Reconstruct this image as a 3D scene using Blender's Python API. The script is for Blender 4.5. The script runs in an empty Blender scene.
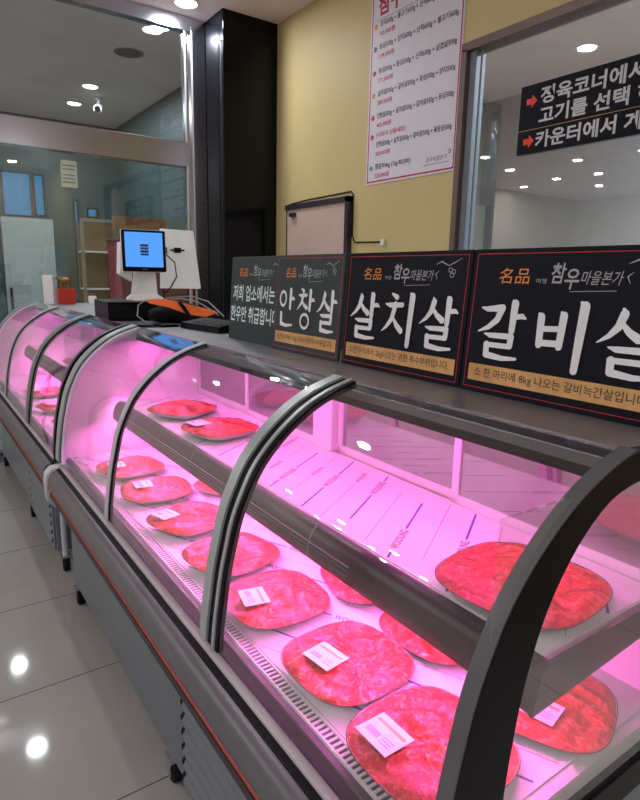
import bpy, bmesh, math, random
from mathutils import Vector, Matrix, noise
random.seed(7)
S = bpy.context.scene
COL = S.collection
# ------------------------------------------------------------------ camera
cam = bpy.data.cameras.new('camera'); cam.sensor_fit = 'HORIZONTAL'; cam.sensor_width = 36
cam.lens = 590 / 640 * 36; cam.clip_start = .02
co = bpy.data.objects.new('camera', cam); COL.objects.link(co)
R = Matrix(((0.82109409, 0.10000917, -0.56196322), (-0.57039267, 0.18062435, -0.8012659), (0.0213703, 0.9784544, 0.20535408)))
co.matrix_world = Matrix.Translation((0, 0, 1.5)) @ R.to_4x4()
S.camera = co
# ------------------------------------------------------------------ sky, exposure
w = bpy.data.worlds.new('sky'); S.world = w; w.use_nodes = True
w.node_tree.nodes['Background'].inputs[0].default_value = (.10, .48, 1, 1)
w.node_tree.nodes['Background'].inputs[1].default_value = .8
S.view_settings.view_transform = 'Standard'; S.view_settings.look = 'None'
S.view_settings.gamma = 1; S.view_settings.use_curve_mapping = False
S.view_settings.exposure = 0.35
S.cycles.max_bounces = 10; S.cycles.transparent_max_bounces = 24
S.cycles.sample_clamp_indirect = 4
LAMP_W = 13.5            # each ceiling downlight
LED = 12.5             # pink tubes in the display cases
LED_COL = (1, .14, .66)

# ------------------------------------------------------------------ materials
def M(name, col, rough=.5, metal=0, coat=0, spec=.5, var=.06, scale=8, bump=0, bscale=60, emis=None, es=0, trans=0, alpha=1):
    m = bpy.data.materials.new(name); m.use_nodes = True
    nt = m.node_tree; b = nt.nodes['Principled BSDF']
    tc = nt.nodes.new('ShaderNodeTexCoord')
    n = nt.nodes.new('ShaderNodeTexNoise'); n.inputs['Scale'].default_value = scale; n.inputs['Detail'].default_value = 4
    nt.links.new(tc.outputs['Object'], n.inputs['Vector'])
    r = nt.nodes.new('ShaderNodeValToRGB')
    r.color_ramp.elements[0].position = .3; r.color_ramp.elements[1].position = .7
    r.color_ramp.elements[0].color = (*[c * (1 - var) for c in col], 1)
    r.color_ramp.elements[1].color = (*[min(1, c * (1 + var)) for c in col], 1)
    nt.links.new(n.outputs['Fac'], r.inputs[0]); nt.links.new(r.outputs[0], b.inputs['Base Color'])
    b.inputs['Roughness'].default_value = rough; b.inputs['Metallic'].default_value = metal
    b.inputs['Coat Weight'].default_value = coat; b.inputs['Coat Roughness'].default_value = .05
    b.inputs['Specular IOR Level'].default_value = spec
    b.inputs['Transmission Weight'].default_value = trans
    b.inputs['Alpha'].default_value = alpha
    if bump:
        n2 = nt.nodes.new('ShaderNodeTexNoise'); n2.inputs['Scale'].default_value = bscale
        nt.links.new(tc.outputs['Object'], n2.inputs['Vector'])
        bp = nt.nodes.new('ShaderNodeBump'); bp.inputs['Strength'].default_value = bump; bp.inputs['Distance'].default_value = .01
        nt.links.new(n2.outputs['Fac'], bp.inputs['Height']); nt.links.new(bp.outputs[0], b.inputs['Normal'])
    if emis:
        b.inputs['Emission Color'].default_value = (*emis, 1); b.inputs['Emission Strength'].default_value = es
    return m

def glass(name, tint=(.96, .97, .97), ior=1.5, rough=.01, boost=0.0, bump=0, haze=0, hazecol=(.8, .8, .8), gcol=1):
    m = bpy.data.materials.new(name); m.use_nodes = True
    nt = m.node_tree; nt.nodes.clear()
    out = nt.nodes.new('ShaderNodeOutputMaterial'); mix = nt.nodes.new('ShaderNodeMixShader')
    tr = nt.nodes.new('ShaderNodeBsdfTransparent'); tr.inputs[0].default_value = (*tint, 1)
    gl = nt.nodes.new('ShaderNodeBsdfGlossy'); gl.inputs['Roughness'].default_value = rough
    gl.inputs[0].default_value = (gcol, gcol, gcol, 1)
    fr = nt.nodes.new('ShaderNodeLayerWeight'); fr.inputs[0].default_value = .5      # Facing = 1 - cos, the same from both sides
    pw = nt.nodes.new('ShaderNodeMath'); pw.operation = 'POWER'; pw.inputs[1].default_value = 5; nt.links.new(fr.outputs['Facing'], pw.inputs[0])
    f0 = ((ior - 1) / (ior + 1)) ** 2
    ad = nt.nodes.new('ShaderNodeMath'); ad.operation = 'MULTIPLY_ADD'; ad.inputs[1].default_value = 1 - f0; ad.inputs[2].default_value = f0 + boost; ad.use_clamp = True
    nt.links.new(pw.outputs[0], ad.inputs[0]); nt.links.new(ad.outputs[0], mix.inputs[0])
    base = tr
    if haze:
        df = nt.nodes.new('ShaderNodeBsdfDiffuse'); df.inputs[0].default_value = (*hazecol, 1)
        mh = nt.nodes.new('ShaderNodeMixShader'); mh.inputs[0].default_value = haze
        nt.links.new(tr.outputs[0], mh.inputs[1]); nt.links.new(df.outputs[0], mh.inputs[2]); base = mh
    nt.links.new(base.outputs[0], mix.inputs[1]); nt.links.new(gl.outputs[0], mix.inputs[2])
    nt.links.new(mix.outputs[0], out.inputs[0])
    if bump:
        tc = nt.nodes.new('ShaderNodeTexCoord'); n = nt.nodes.new('ShaderNodeTexNoise')
        n.inputs['Scale'].default_value = 45; n.inputs['Detail'].default_value = 3; n.inputs['Distortion'].default_value = 1.5
        nt.links.new(tc.outputs['Object'], n.inputs['Vector'])
        bp = nt.nodes.new('ShaderNodeBump'); bp.inputs['Strength'].default_value = bump; bp.inputs['Distance'].default_value = .006
        nt.links.new(n.outputs['Fac'], bp.inputs['Height'])
        nt.links.new(bp.outputs[0], gl.inputs['Normal']); nt.links.new(bp.outputs[0], fr.inputs['Normal'])
    return m

def floor_mat():
    m = M('floor_tile', (.40, .385, .36), rough=.06, spec=.5, var=.05, scale=3)
    nt = m.node_tree; b = nt.nodes['Principled BSDF']; ramp = [n for n in nt.nodes if n.type == 'VALTORGB'][0]
    g = nt.nodes.new('ShaderNodeNewGeometry'); sp = nt.nodes.new('ShaderNodeSeparateXYZ'); nt.links.new(g.outputs['Position'], sp.inputs[0])
    res = []
    for ax, off in (('X', -.03), ('Y', 1.495)):
        a = nt.nodes.new('ShaderNodeMath'); a.operation = 'SUBTRACT'; a.inputs[1].default_value = off - 6.27 * 3; nt.links.new(sp.outputs[ax], a.inputs[0])
        d = nt.nodes.new('ShaderNodeMath'); d.operation = 'DIVIDE'; d.inputs[1].default_value = .627; nt.links.new(a.outputs[0], d.inputs[0])
        f = nt.nodes.new('ShaderNodeMath'); f.operation = 'FRACT'; nt.links.new(d.outputs[0], f.inputs[0])
        l = nt.nodes.new('ShaderNodeMath'); l.operation = 'LESS_THAN'; l.inputs[1].default_value = .0065; nt.links.new(f.outputs[0], l.inputs[0])
        res.append(l)
    mx = nt.nodes.new('ShaderNodeMath'); mx.operation = 'MAXIMUM'
    nt.links.new(res[0].outputs[0], mx.inputs[0]); nt.links.new(res[1].outputs[0], mx.inputs[1])
    c = nt.nodes.new('ShaderNodeMix'); c.data_type = 'RGBA'
    nt.links.new(mx.outputs[0], c.inputs[0]); nt.links.new(ramp.outputs[0], c.inputs[6]); c.inputs[7].default_value = (.05, .045, .04, 1)
    nt.links.new(c.outputs[2], b.inputs['Base Color'])
    return m

def meat_mat():
    m = bpy.data.materials.new('marbled_beef'); m.use_nodes = True
    nt = m.node_tree; b = nt.nodes['Principled BSDF']
    tc = nt.nodes.new('ShaderNodeTexCoord')
    oi = nt.nodes.new('ShaderNodeObjectInfo')
    add = nt.nodes.new('ShaderNodeVectorMath'); add.operation = 'ADD'
    nt.links.new(tc.outputs['Object'], add.inputs[0]); nt.links.new(oi.outputs['Random'], add.inputs[1])
    n1 = nt.nodes.new('ShaderNodeTexNoise'); n1.inputs['Scale'].default_value = 42; n1.inputs['Detail'].default_value = 9
    n1.inputs['Distortion'].default_value = 1.6; n1.inputs['Roughness'].default_value = .68
    nt.links.new(add.outputs[0], n1.inputs['Vector'])
    r = nt.nodes.new('ShaderNodeValToRGB'); e = r.color_ramp.elements
    e[0].position = .40; e[0].color = (.34, .008, .010, 1); e[1].position = .68; e[1].color = (.85, .34, .28, 1)
    x = e.new(.47); x.color = (.56, .02, .02, 1); x = e.new(.53); x.color = (.66, .042, .035, 1); x = e.new(.585); x.color = (.74, .13, .10, 1)
    n2 = nt.nodes.new('ShaderNodeTexNoise'); n2.inputs['Scale'].default_value = 150; n2.inputs['Detail'].default_value = 5; n2.inputs['Distortion'].default_value = .8
    nt.links.new(add.outputs[0], n2.inputs['Vector'])
    ma = nt.nodes.new('ShaderNodeMath'); ma.operation = 'MULTIPLY_ADD'; ma.inputs[1].default_value = .26; nt.links.new(n2.outputs['Fac'], ma.inputs[0])
    mb_ = nt.nodes.new('ShaderNodeMath'); mb_.operation = 'MULTIPLY'; mb_.inputs[1].default_value = .78; nt.links.new(n1.outputs['Fac'], mb_.inputs[0]); nt.links.new(mb_.outputs[0], ma.inputs[2])
    nt.links.new(ma.outputs[0], r.inputs[0]); nt.links.new(r.outputs[0], b.inputs['Base Color'])
    b.inputs['Roughness'].default_value = .38; b.inputs['Subsurface Weight'].default_value = 0
    bp = nt.nodes.new('ShaderNodeBump'); bp.inputs['Strength'].default_value = .7; bp.inputs['Distance'].default_value = .004
    nt.links.new(n1.outputs['Fac'], bp.inputs['Height']); nt.links.new(bp.outputs[0], b.inputs['Normal'])
    return m

def emit(name, col, s):
    return M(name, (.8, .8, .8), emis=col, es=s)

m_floor = floor_mat()
m_ceil = M('ceiling_paint', (.93, .80, .79), .9, scale=2)
m_yellow = M('yellow_wall_paint', (0.710, 0.582, 0.270), .55, var=.04, scale=1.5)
m_beige = M('beige_wall_paint', (0.639, 0.568, 0.469), .8)
m_teal = M('teal_grey_wall', (.055, .10, .115), .45, var=.15, scale=1.2)
m_grey = M('grey_wall', (.30, .31, .33), .8)
m_dgrey = M('dim_wall', (.16, .16, .17), .8)
m_granite = M('polished_black_granite', (.005, .006, .009), .08, spec=.2, var=.1, scale=30)
m_steel = M('brushed_steel', (0.710, 0.724, 0.781), .22, metal=1, var=.10, scale=5)
m_steel_b = M('mirror_steel', (.52, .54, .62), .20, metal=1, var=.05, scale=3)
m_steel_d = M('dark_steel_edge', (.06, .06, .07), .35, metal=.6)
m_alu = M('satin_aluminium', (0.426, 0.469, 0.483), .35, metal=.3, var=.05, scale=20)
m_alu_l = M('pale_plastic_trim', (0.568, 0.596, 0.653), .35)
m_counter = M('stainless_counter', (0.312, 0.312, 0.341), .38, metal=.7, var=.12, scale=6, bump=.03, bscale=20)
m_gpaint = M('grey_enamel_panel', (0.149, 0.177, 0.206), .32, var=.04)
m_bump = M('grey_bumper_vinyl', (0.105, 0.108, 0.116), .34, var=.04)
m_brown = M('brown_rubber_strip', (0.035, 0.022, 0.022), .5)
m_red = M('red_strip', (0.417, 0.030, 0.020), .4)
m_black = M('black_rubber', (.007, .006, .008), .6, spec=.15)
m_blackg = M('black_gloss_plastic', (.005, .004, .007), .35, spec=.10)
m_white = M('white_enamel', (.80, .80, .80), .35)
m_liner = M('white_printed_liner', (.82, .82, .82), .30, coat=.15, var=.03)
m_purple = M('purple_print', (.06, .02, .42), .5)
m_greyink = M('grey_print', (.13, .08, .20), .6)
m_rail = M('smoky_price_rail', (0.045, 0.030, 0.042), .30, spec=.4, var=.1)
m_dish = M('white_porcelain', (.82, .82, .80), .15, coat=.3, var=.02)
m_meat = meat_mat()
m_wrap = glass('cling_film', tint=(.99, .99, .99), ior=1.28, rough=.07, bump=.5, gcol=.3)
m_label = M('label_paper', (.85, .83, .84), .5)
m_orange_ink = M('orange_ink', (.85, .42, .12), .5)
m_black_ink = M('black_ink', (.03, .03, .035), .5)
m_glass = glass('case_glass', haze=.004, boost=0)
m_endglass = glass('end_glass', haze=.025, hazecol=(.8, .75, .78), boost=.02)
m_rear = glass('rear_door_glass', tint=(.45, .42, .45), boost=.28, rough=.03, haze=.30, hazecol=(.55, .5, .55))  # pale haze stands in for the pink reflection on the doors
m_strip = M('pale_sill_strip', (.50, .46, .48), .3)
m_part = glass('partition_glass', tint=(.74, .80, .79), boost=.04)
m_win = glass('wall_window_glass', tint=(.84, .86, .88), boost=.10)
m_sign = M('matt_black_sign', (.008, .009, .016), .6, var=.1, spec=.15)
m_sign_g = M('dark_green_sign', (0.031, 0.048, 0.053), .5, var=.1, spec=.3)
m_ink_w = M('pale_grey_lettering', (0.880, 0.909, 0.930), .6)
m_ink_b = M('pale_blue_lettering', (0.738, 0.930, 0.930), .6)
m_ink_g = M('grey_calligraphy', (0.426, 0.426, 0.454), .6)
m_gold = M('gold_band', (0.710, 0.398, 0.142), .4, var=.2, scale=14)
m_orange = M('orange_lettering', (0.880, 0.284, 0.043), .5)
m_redline = M('red_line', (0.639, 0.021, 0.028), .5)
m_poster = M('poster_paper', (0.852, 0.824, 0.930), .5, var=.02)
m_magenta = M('magenta_ink', (0.568, 0.014, 0.099), .5)
m_cyanink = M('slate_ink', (.12, .12, .25), .5)
m_green = M('green_ink', (0.071, 0.398, 0.170), .5)
m_arrow = M('red_arrow', (0.930, 0.043, 0.028), .5)
m_frame_b = M('brown_window_frame', (0.185, 0.128, 0.114), .4, metal=.3)
m_door = M('pink_beige_door', (0.710, 0.525, 0.469), .25, var=.03)
m_dframe = M('dark_door_frame', (.035, .03, .045), .4)
m_screen = M('blue_screen', (.02, .05, .1), .2, emis=(.07, .30, .85), es=.9)
m_navy = M('navy_screen_panel', (.01, .02, .08), .3)
m_wplastic = M('white_plastic', (0.930, 0.930, 0.930), .35)
m_orange_p = M('orange_fabric', (0.930, 0.170, 0.021), .6, bump=.2)
m_cable_w = M('grey_cable', (.28, .28, .29), .5)
m_maroon = M('maroon_board', (0.355, 0.017, 0.043), .5)
m_redbox = M('red_lacquer', (0.568, 0.028, 0.021), .3, coat=.3)
m_goldorn = M('dull_gold', (.30, .20, .08), .35, metal=.8)
m_lens = emit('lamp_lens', (1, .97, .92), 14)
m_led = bpy.data.materials.new('pink_led'); m_led.use_nodes = True
_b = m_led.node_tree.nodes['Principled BSDF']; _b.inputs['Emission Color'].default_value = (*LED_COL, 1); _b.inputs['Emission Strength'].default_value = LED * 5

m_led2 = m_led.copy(); m_led2.name = 'pink_led_under_shelf'; m_led2.node_tree.nodes['Principled BSDF'].inputs['Emission Strength'].default_value = LED * 9.5
# ------------------------------------------------------------------ builders
OFF = {}
def tag(o, label=None, cat=None, group=None, kind=None):
    if label: o['label'] = label
    if cat: o['category'] = cat
    if group: o['group'] = group
    if kind: o['kind'] = kind
    return o
def thing(name, loc, label, cat, group=None):
    o = bpy.data.objects.new(name, None); COL.objects.link(o); o.location = loc; o.empty_display_size = .05
    OFF[o.name] = Vector(loc)
    return tag(o, label, cat, group)
def setting(name, loc=(0, 0, 0)):
    o = bpy.data.objects.new(name, None); COL.objects.link(o); o.location = loc; OFF[o.name] = Vector(loc); o['kind'] = 'structure'
    return o
def link(name, me, mats, parent=None, smooth=False, sharp=None):
    for m in (mats if isinstance(mats, (list, tuple)) else [mats]): me.materials.append(m)
    o = bpy.data.objects.new(name, me); COL.objects.link(o)
    if parent:
        o.parent = parent; OFF[o.name] = OFF[parent.name]
        me.transform(Matrix.Translation(-OFF[parent.name]))
    else: OFF[o.name] = Vector((0, 0, 0))
    if smooth:
        for p in me.polygons: p.use_smooth = True
        if sharp is not None: me.set_sharp_from_angle(angle=math.radians(sharp))
    return o
class MB:
    def __init__(s): s.v = []; s.f = []; s.m = []
    def add(s, v, f, mi=0):
        n = len(s.v); s.v += [tuple(p) for p in v]; s.f += [tuple(i + n for i in q) for q in f]; s.m += [mi] * len(f)
    def box(s, x0, x1, y0, y1, z0, z1, mi=0, b=0, mat=None):
        bm = bmesh.new(); bmesh.ops.create_cube(bm, size=1)
        for v in bm.verts: v.co = Vector(((x0 + x1) / 2 + v.co.x * (x1 - x0), (y0 + y1) / 2 + v.co.y * (y1 - y0), (z0 + z1) / 2 + v.co.z * (z1 - z0)))
        if b: bmesh.ops.bevel(bm, geom=bm.edges[:], offset=b, segments=2, affect='EDGES', profile=.5)
        if mat: bm.transform(mat)
        s.bm(bm, mi); return s
    def bm(s, bm, mi=0):
        bm.verts.index_update()
        s.add([v.co.copy() for v in bm.verts], [[v.index for v in f.verts] for f in bm.faces], mi); bm.free()
    def prism_y(s, poly, y0, y1, mi=0):        # poly: list of (x,z), extruded along y
        n = len(poly)
        v = [(x, y0, z) for x, z in poly] + [(x, y1, z) for x, z in poly]
        f = [list(range(n)), list(range(2 * n - 1, n - 1, -1))] + [(i, i + n, (i + 1) % n + n, (i + 1) % n) for i in range(n)]
        bm = bmesh.new(); vs = [bm.verts.new(p) for p in v]
        for q in f: bm.faces.new([vs[i] for i in q])
        bmesh.ops.recalc_face_normals(bm, faces=bm.faces[:]); s.bm(bm, mi); return s
    def tube(s, pts, r, mi=0, n=8, closed_ends=True):
        pts = [Vector(p) for p in pts]; rings = []
        up = Vector((0, 0, 1))
        for i, p in enumerate(pts):
            d = (pts[min(i + 1, len(pts) - 1)] - pts[max(i - 1, 0)]).normalized()
            a = d.cross(up); a = a.normalized() if a.length > 1e-4 else Vector((1, 0, 0)); c = d.cross(a).normalized()
            rr = r[i] if isinstance(r, (list, tuple)) else r
            rings.append([p + (a * math.cos(t) + c * math.sin(t)) * rr for t in [2 * math.pi * k / n for k in range(n)]])
        v = [q for g in rings for q in g]; f = []
        for i in range(len(pts) - 1):
            for k in range(n): f.append((i * n + k, i * n + (k + 1) % n, (i + 1) * n + (k + 1) % n, (i + 1) * n + k))
        if closed_ends: f += [tuple(range(n - 1, -1, -1)), tuple(range((len(pts) - 1) * n, len(pts) * n))]
        s.add(v, f, mi); return s
    def lathe(s, prof, c=(0, 0, 0), n=24, mi=0, axis='z', shape=None, cap=True):
        v = []; f = []
        for r, z in prof:
            for k in range(n):
                t = 2 * math.pi * k / n; q = shape(t) if shape else 1
                a, b_ = r * q * math.cos(t), r * q * math.sin(t)
                p = (a, b_, z) if axis == 'z' else ((a, z, b_) if axis == 'y' else (z, a, b_))
                v.append((c[0] + p[0], c[1] + p[1], c[2] + p[2]))
        for i in range(len(prof) - 1):
            for k in range(n): f.append((i * n + k, i * n + (k + 1) % n, (i + 1) * n + (k + 1) % n, (i + 1) * n + k))
        if cap and prof[0][0] > 1e-5: f.append(tuple(range(n - 1, -1, -1)))
        if cap and prof[-1][0] > 1e-5: f.append(tuple(range((len(prof) - 1) * n, len(prof) * n)))
        s.add(v, f, mi); return s
    def poly(s, pts, mi=0): s.add(pts, [tuple(range(len(pts)))], mi); return s
    def build(s, name, mats, parent=None, smooth=False, sharp=None, mat=None):
        me = bpy.data.meshes.new(name); me.from_pydata(s.v, [], s.f)
        if mat: me.transform(mat)
        for p, mi in zip(me.polygons, s.m): p.material_index = mi
        me.update()
        return link(name, me, mats, parent, smooth, sharp)
def box(name, x0, x1, y0, y1, z0, z1, m, parent=None, b=0):
    return MB().box(x0, x1, y0, y1, z0, z1, b=b).build(name, m, parent)
def sbox(name, *a):
    o = box(name, *a); o['kind'] = 'structure'; return o
def copy_tree(o, parent=None):
    c = o.copy(); COL.objects.link(c)
    if parent: c.parent = parent
    for ch in o.children: copy_tree(ch, c)
    return c

# writing: fits text (Blender's own font) or brush strokes into a rectangle of a plane
def text_verts(body, bold=0.0):
    c = bpy.data.curves.new('lettering', 'FONT'); c.body = body; c.offset = bold; c.resolution_u = 2
    o = bpy.data.objects.new('lettering', c); COL.objects.link(o)
    bpy.context.view_layer.update()
    me = bpy.data.meshes.new_from_object(o.evaluated_get(bpy.context.evaluated_depsgraph_get()))
    v = [tuple(p.co) for p in me.vertices]; f = [tuple(p.vertices) for p in me.polygons]
    bpy.data.objects.remove(o); bpy.data.curves.remove(c); bpy.data.meshes.remove(me)
    return v, f
TC = {}
def put_text(mb, body, u, v, w_, h, mi=0, bold=0.0, z=0.0, skew=0, T=None):
    key = (body, bold)
    if key not in TC: TC[key] = text_verts(body, bold)
    vs, fs = TC[key]
    if not vs: return
    x0 = min(p[0] for p in vs); x1 = max(p[0] for p in vs); y0 = min(p[1] for p in vs); y1 = max(p[1] for p in vs)
    out = []
    for p in vs:
        a = (p[0] - x0) / (x1 - x0) * w_; b_ = (p[1] - y0) / (y1 - y0) * h
        q = Vector((u + a + skew * b_, v + b_, z)); out.append(T @ q if T else q)
    mb.add(out, fs, mi)
def stroke(mb, pts, ws, z=0.0, mi=0):
    """brush stroke: polyline in uv with a half-width at each point"""
    P = [Vector((p[0], p[1])) for p in pts]
    for i in range(len(P) - 1):
        d = (P[i + 1] - P[i]).normalized(); n = Vector((-d.y, d.x)); a, b_ = ws[i], ws[i + 1]
        q = [P[i] + n * a, P[i] - n * a, P[i + 1] - n * b_, P[i + 1] + n * b_]
        z += 4e-5; mb.add([(p.x, p.y, z) for p in q], [(0, 1, 2, 3)], mi)
    for p, r in zip(P, ws):
        z += 4e-5
        mb.add([(p.x + r * math.cos(k * math.pi / 5), p.y + r * math.sin(k * math.pi / 5), z) for k in range(10)], [tuple(range(10))], mi)
def ring(mb, cx, cy, rx, ry, t, z=0, mi=0, n=24):
    o = [(cx + (rx + t) * math.cos(2 * math.pi * k / n), cy + (ry + t) * math.sin(2 * math.pi * k / n), z) for k in range(n)]
    i_ = [(cx + (rx - t * .8) * math.cos(2 * math.pi * k / n), cy + (ry - t * .8) * math.sin(2 * math.pi * k / n), z) for k in range(n)]
    mb.add(o + i_, [(k, (k + 1) % n, (k + 1) % n + n, k + n) for k in range(n)], mi)
A_ = [([(.70, .97), (.74, .93), (.73, .50)], [.02, .055, .045]), ([(.74, .72), (.90, .74), (.97, .71)], [.035, .035, .015])]
L_ = [([(.20, .42), (.32, .40), (.74, .41)], [.01, .035, .04]), ([(.74, .41), (.73, .26)], [.045, .045]), ([(.22, .26), (.30, .245), (.73, .25)], [.01, .035, .035]),
      ([(.27, .25), (.28, .08)], [.045, .045]), ([(.28, .08), (.60, .05), (.88, .07)], [.045, .035, .02])]
GLYPH = {
    '갈': [([(.08, .84), (.20, .82), (.50, .85)], [.01, .035, .05]), ([(.50, .85), (.42, .66), (.26, .53), (.06, .45)], [.05, .045, .035, .01])] + A_ + L_,
    '비': [([(.12, .80), (.16, .76), (.17, .34)], [.02, .05, .045]), ([(.50, .84), (.54, .80), (.52, .34)], [.02, .05, .045]), ([(.16, .58), (.52, .60)], [.035, .035]),
          ([(.17, .37), (.52, .38)], [.04, .04]), ([(.80, 1.0), (.86, .95), (.84, .50), (.82, .02)], [.02, .06, .055, .045])],
    '살': [([(.34, .94), (.36, .88), (.30, .70), (.18, .57), (.02, .47)], [.02, .05, .045, .03, .008]), ([(.34, .76), (.46, .64), (.60, .56)], [.025, .04, .05])] + A_ + L_,
    '안': [('ring', .30, .72, .17, .17, .04)] + A_ + [([(.20, .38), (.25, .34), (.26, .10)], [.02, .05, .045]), ([(.26, .10), (.55, .06), (.90, .09)], [.045, .035, .02])],
    '창': [([(.24, .98), (.36, .93)], [.02, .04]), ([(.10, .84), (.22, .82), (.52, .84)], [.01, .035, .035]), ([(.34, .84), (.28, .66), (.06, .48)], [.045, .04, .008]),
          ([(.32, .68), (.42, .60), (.58, .54)], [.02, .04, .045])] + A_ + [('ring', .50, .22, .22, .16, .04)],
    '치': [([(.26, .98), (.40, .92)], [.02, .045]), ([(.08, .78), (.22, .76), (.58, .78)], [.01, .04, .04]), ([(.38, .78), (.30, .50), (.16, .34), (.02, .24)], [.05, .045, .03, .008]),
          ([(.32, .54), (.46, .38), (.60, .28)], [.02, .045, .05]), ([(.80, 1.0), (.86, .95), (.84, .50), (.82, .02)], [.02, .06, .055, .045])],
}
def glyph(mb, ch, u, v, w_, h, z=0, mi=0):
    k = 0
    for g in GLYPH[ch]:
        k += 1; zz = z + k * 3e-4
        sc = (w_ + h) / 2
        if g[0] == 'ring': ring(mb, u + g[1] * w_, v + g[2] * h, g[3] * w_, g[4] * h, g[5] * sc, zz, mi)
        else: stroke(mb, [(u + p[0] * w_, v + p[1] * h) for p in g[0]], [q * sc * 1.25 for q in g[1]], zz, mi)

# ================================================================== SETTING
XW = 2.83; H = 3.58; YP = 5.15; YB = 9.5
sbox('floor', -9, 6.2, -4, YB + .1, -.1, 0, m_floor)
sbox('ceiling', -9, 6.2, -4, YB + .1, H, H + .1, m_ceil)
sbox('wall_left', -9.1, -9, -4, YB + .1, 0, H, m_beige)
sbox('wall_front', -9, 6.2, -4.1, -4, 0, H, m_beige)
# yellow wall with window opening (y .35-2.62, z 1.0-2.80)
wy0, wy1, wz0, wz1 = .10, 2.62, 1.0, 2.80
w_ = MB(); w_.box(XW, XW + .12, wy1, YP, 0, H); w_.box(XW, XW + .12, -4, wy0, 0, H); w_.box(XW, XW + .12, wy0, wy1, wz1, H); w_.box(XW, XW + .12, wy0, wy1, 0, wz0)
tag(w_.build('wall_right', m_yellow), kind='structure')
sbox('wall_side', XW, XW + .12, YP, YB, 0, H, m_teal)
# back wall with openings (x0,x1,z0,z1); last two stand in for window reflections
ops = [(1.25, 1.63, 2.23, 2.83), (1.65, 1.80, 2.25, 2.82), (2.17, 2.25, 1.2, 2.52), (2.36, 2.52, 2.28, 2.42)]
def wall_holes(x0, x1, z0, z1, ops):
    xs = sorted({x0, x1, *[o[0] for o in ops], *[o[1] for o in ops]}); zs = sorted({z0, z1, *[o[2] for o in ops], *[o[3] for o in ops]})
    m = MB()
    for a, b_ in zip(xs, xs[1:]):
        run = None
        for c, d in zip(zs, zs[1:]):
            cx, cz = (a + b_) / 2, (c + d) / 2
            if any(o[0] < cx < o[1] and o[2] < cz < o[3] for o in ops):
                if run is not None: m.box(a, b_, YB, YB + .1, run, c); run = None
            elif run is None: run = c
        if run is not None: m.box(a, b_, YB, YB + .1, run, z1)
    return m
ops2 = ops + []
sbox('wall_rear', -9, .3, YB, YB + .1, 0, H, m_beige)
tag(wall_holes(.3, XW + .12, 0, H, ops2).build('wall_back', m_teal), kind='structure')
for i, o in enumerate(ops2):
    wd = setting('window_%d' % (i + 3), ((o[0] + o[1]) / 2, YB, o[2]))
    fr = MB(); t = .02
    fr.box(o[0], o[1], YB - .02, YB + .05, o[2], o[2] + t); fr.box(o[0], o[1], YB - .02, YB + .05, o[3] - t, o[3])
    fr.box(o[0], o[0] + t, YB - .02, YB + .05, o[2], o[3]); fr.box(o[1] - t, o[1], YB - .02, YB + .05, o[2], o[3])
    fr.build('window_frame', m_steel_d, wd)
    box('pane', o[0], o[1], YB + .02, YB + .026, o[2], o[3], m_part, wd)
d2 = setting('door_2', (1.53, YB, 0))
box('door_panel', 1.20, 1.87, YB - .06, YB - .01, 0, 2.21, M('pale_metal_door', (.48, .54, .55), .3), d2, .004)
box('door_handle', 1.24, 1.27, YB - .10, YB - .06, .95, 1.25, m_steel_d, d2, .004)
# room behind the wall window
sbox('wall_kitchen', 6.0, 6.1, -4, YB, 0, H, m_grey)
sbox('wall_kitchen_side', XW + .12, 6.0, 5.2, 5.3, 0, H, m_grey)
# window 1 in yellow wall
w1 = setting('window_1', (XW, 1.4, wz0))
f = MB(); t = .055
f.box(XW - .02, XW + .10, wy0 - .02, wy1 + .03, wz1 - .01, wz1 + .035); f.box(XW - .02, XW + .10, wy1 - .01, wy1 + .03, wz0, wz1)
f.box(XW - .02, XW + .10, wy0 - .02, wy0 + .03, wz0, wz1); f.box(XW - .02, XW + .10, wy0, wy1, wz0 - .02, wz0 + .03)
f.build('window_frame', m_frame_b, w1)
g = MB(); g.box(XW + .01, XW + .06, wy1 - .06, wy1 - .012, wz0 + .03, wz1 - .01, b=.004); g.box(XW + .02, XW + .045, wy1 - .10, wy1 - .085, wz0 + .03, wz1 - .02)
g.build('inner_frame', M('grey_window_liner', (.20, .23, .26), .5), w1)
box('pane', XW + .030, XW + .036, wy0, wy1 - .02, wz0, wz1, m_win, w1)
# door 1
d1 = setting('door_1', (XW, 4.1, 0))
f = MB(); f.box(XW - .03, XW, 4.545, 4.565, 0, 2.09); f.box(XW - .045, XW, 3.665, 3.705, 0, 2.09); f.box(XW - .045, XW, 3.665, 4.565, 2.05, 2.09)
f.build('door_frame', m_dframe, d1)
box('door_panel', XW - .03, XW, 3.705, 4.545, 0, 2.05, m_door, d1)
box('door_closer', XW - .06, XW - .03, 4.40, 4.48, 1.99, 2.02, m_steel_d, d1, .004)
# column clad in black
cl = tag(box('black_column', 2.32, XW, 4.78, YP + .12, 0, H, m_granite, None, .004), 'square column clad in glossy black stone rising to the ceiling', 'column')
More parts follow.
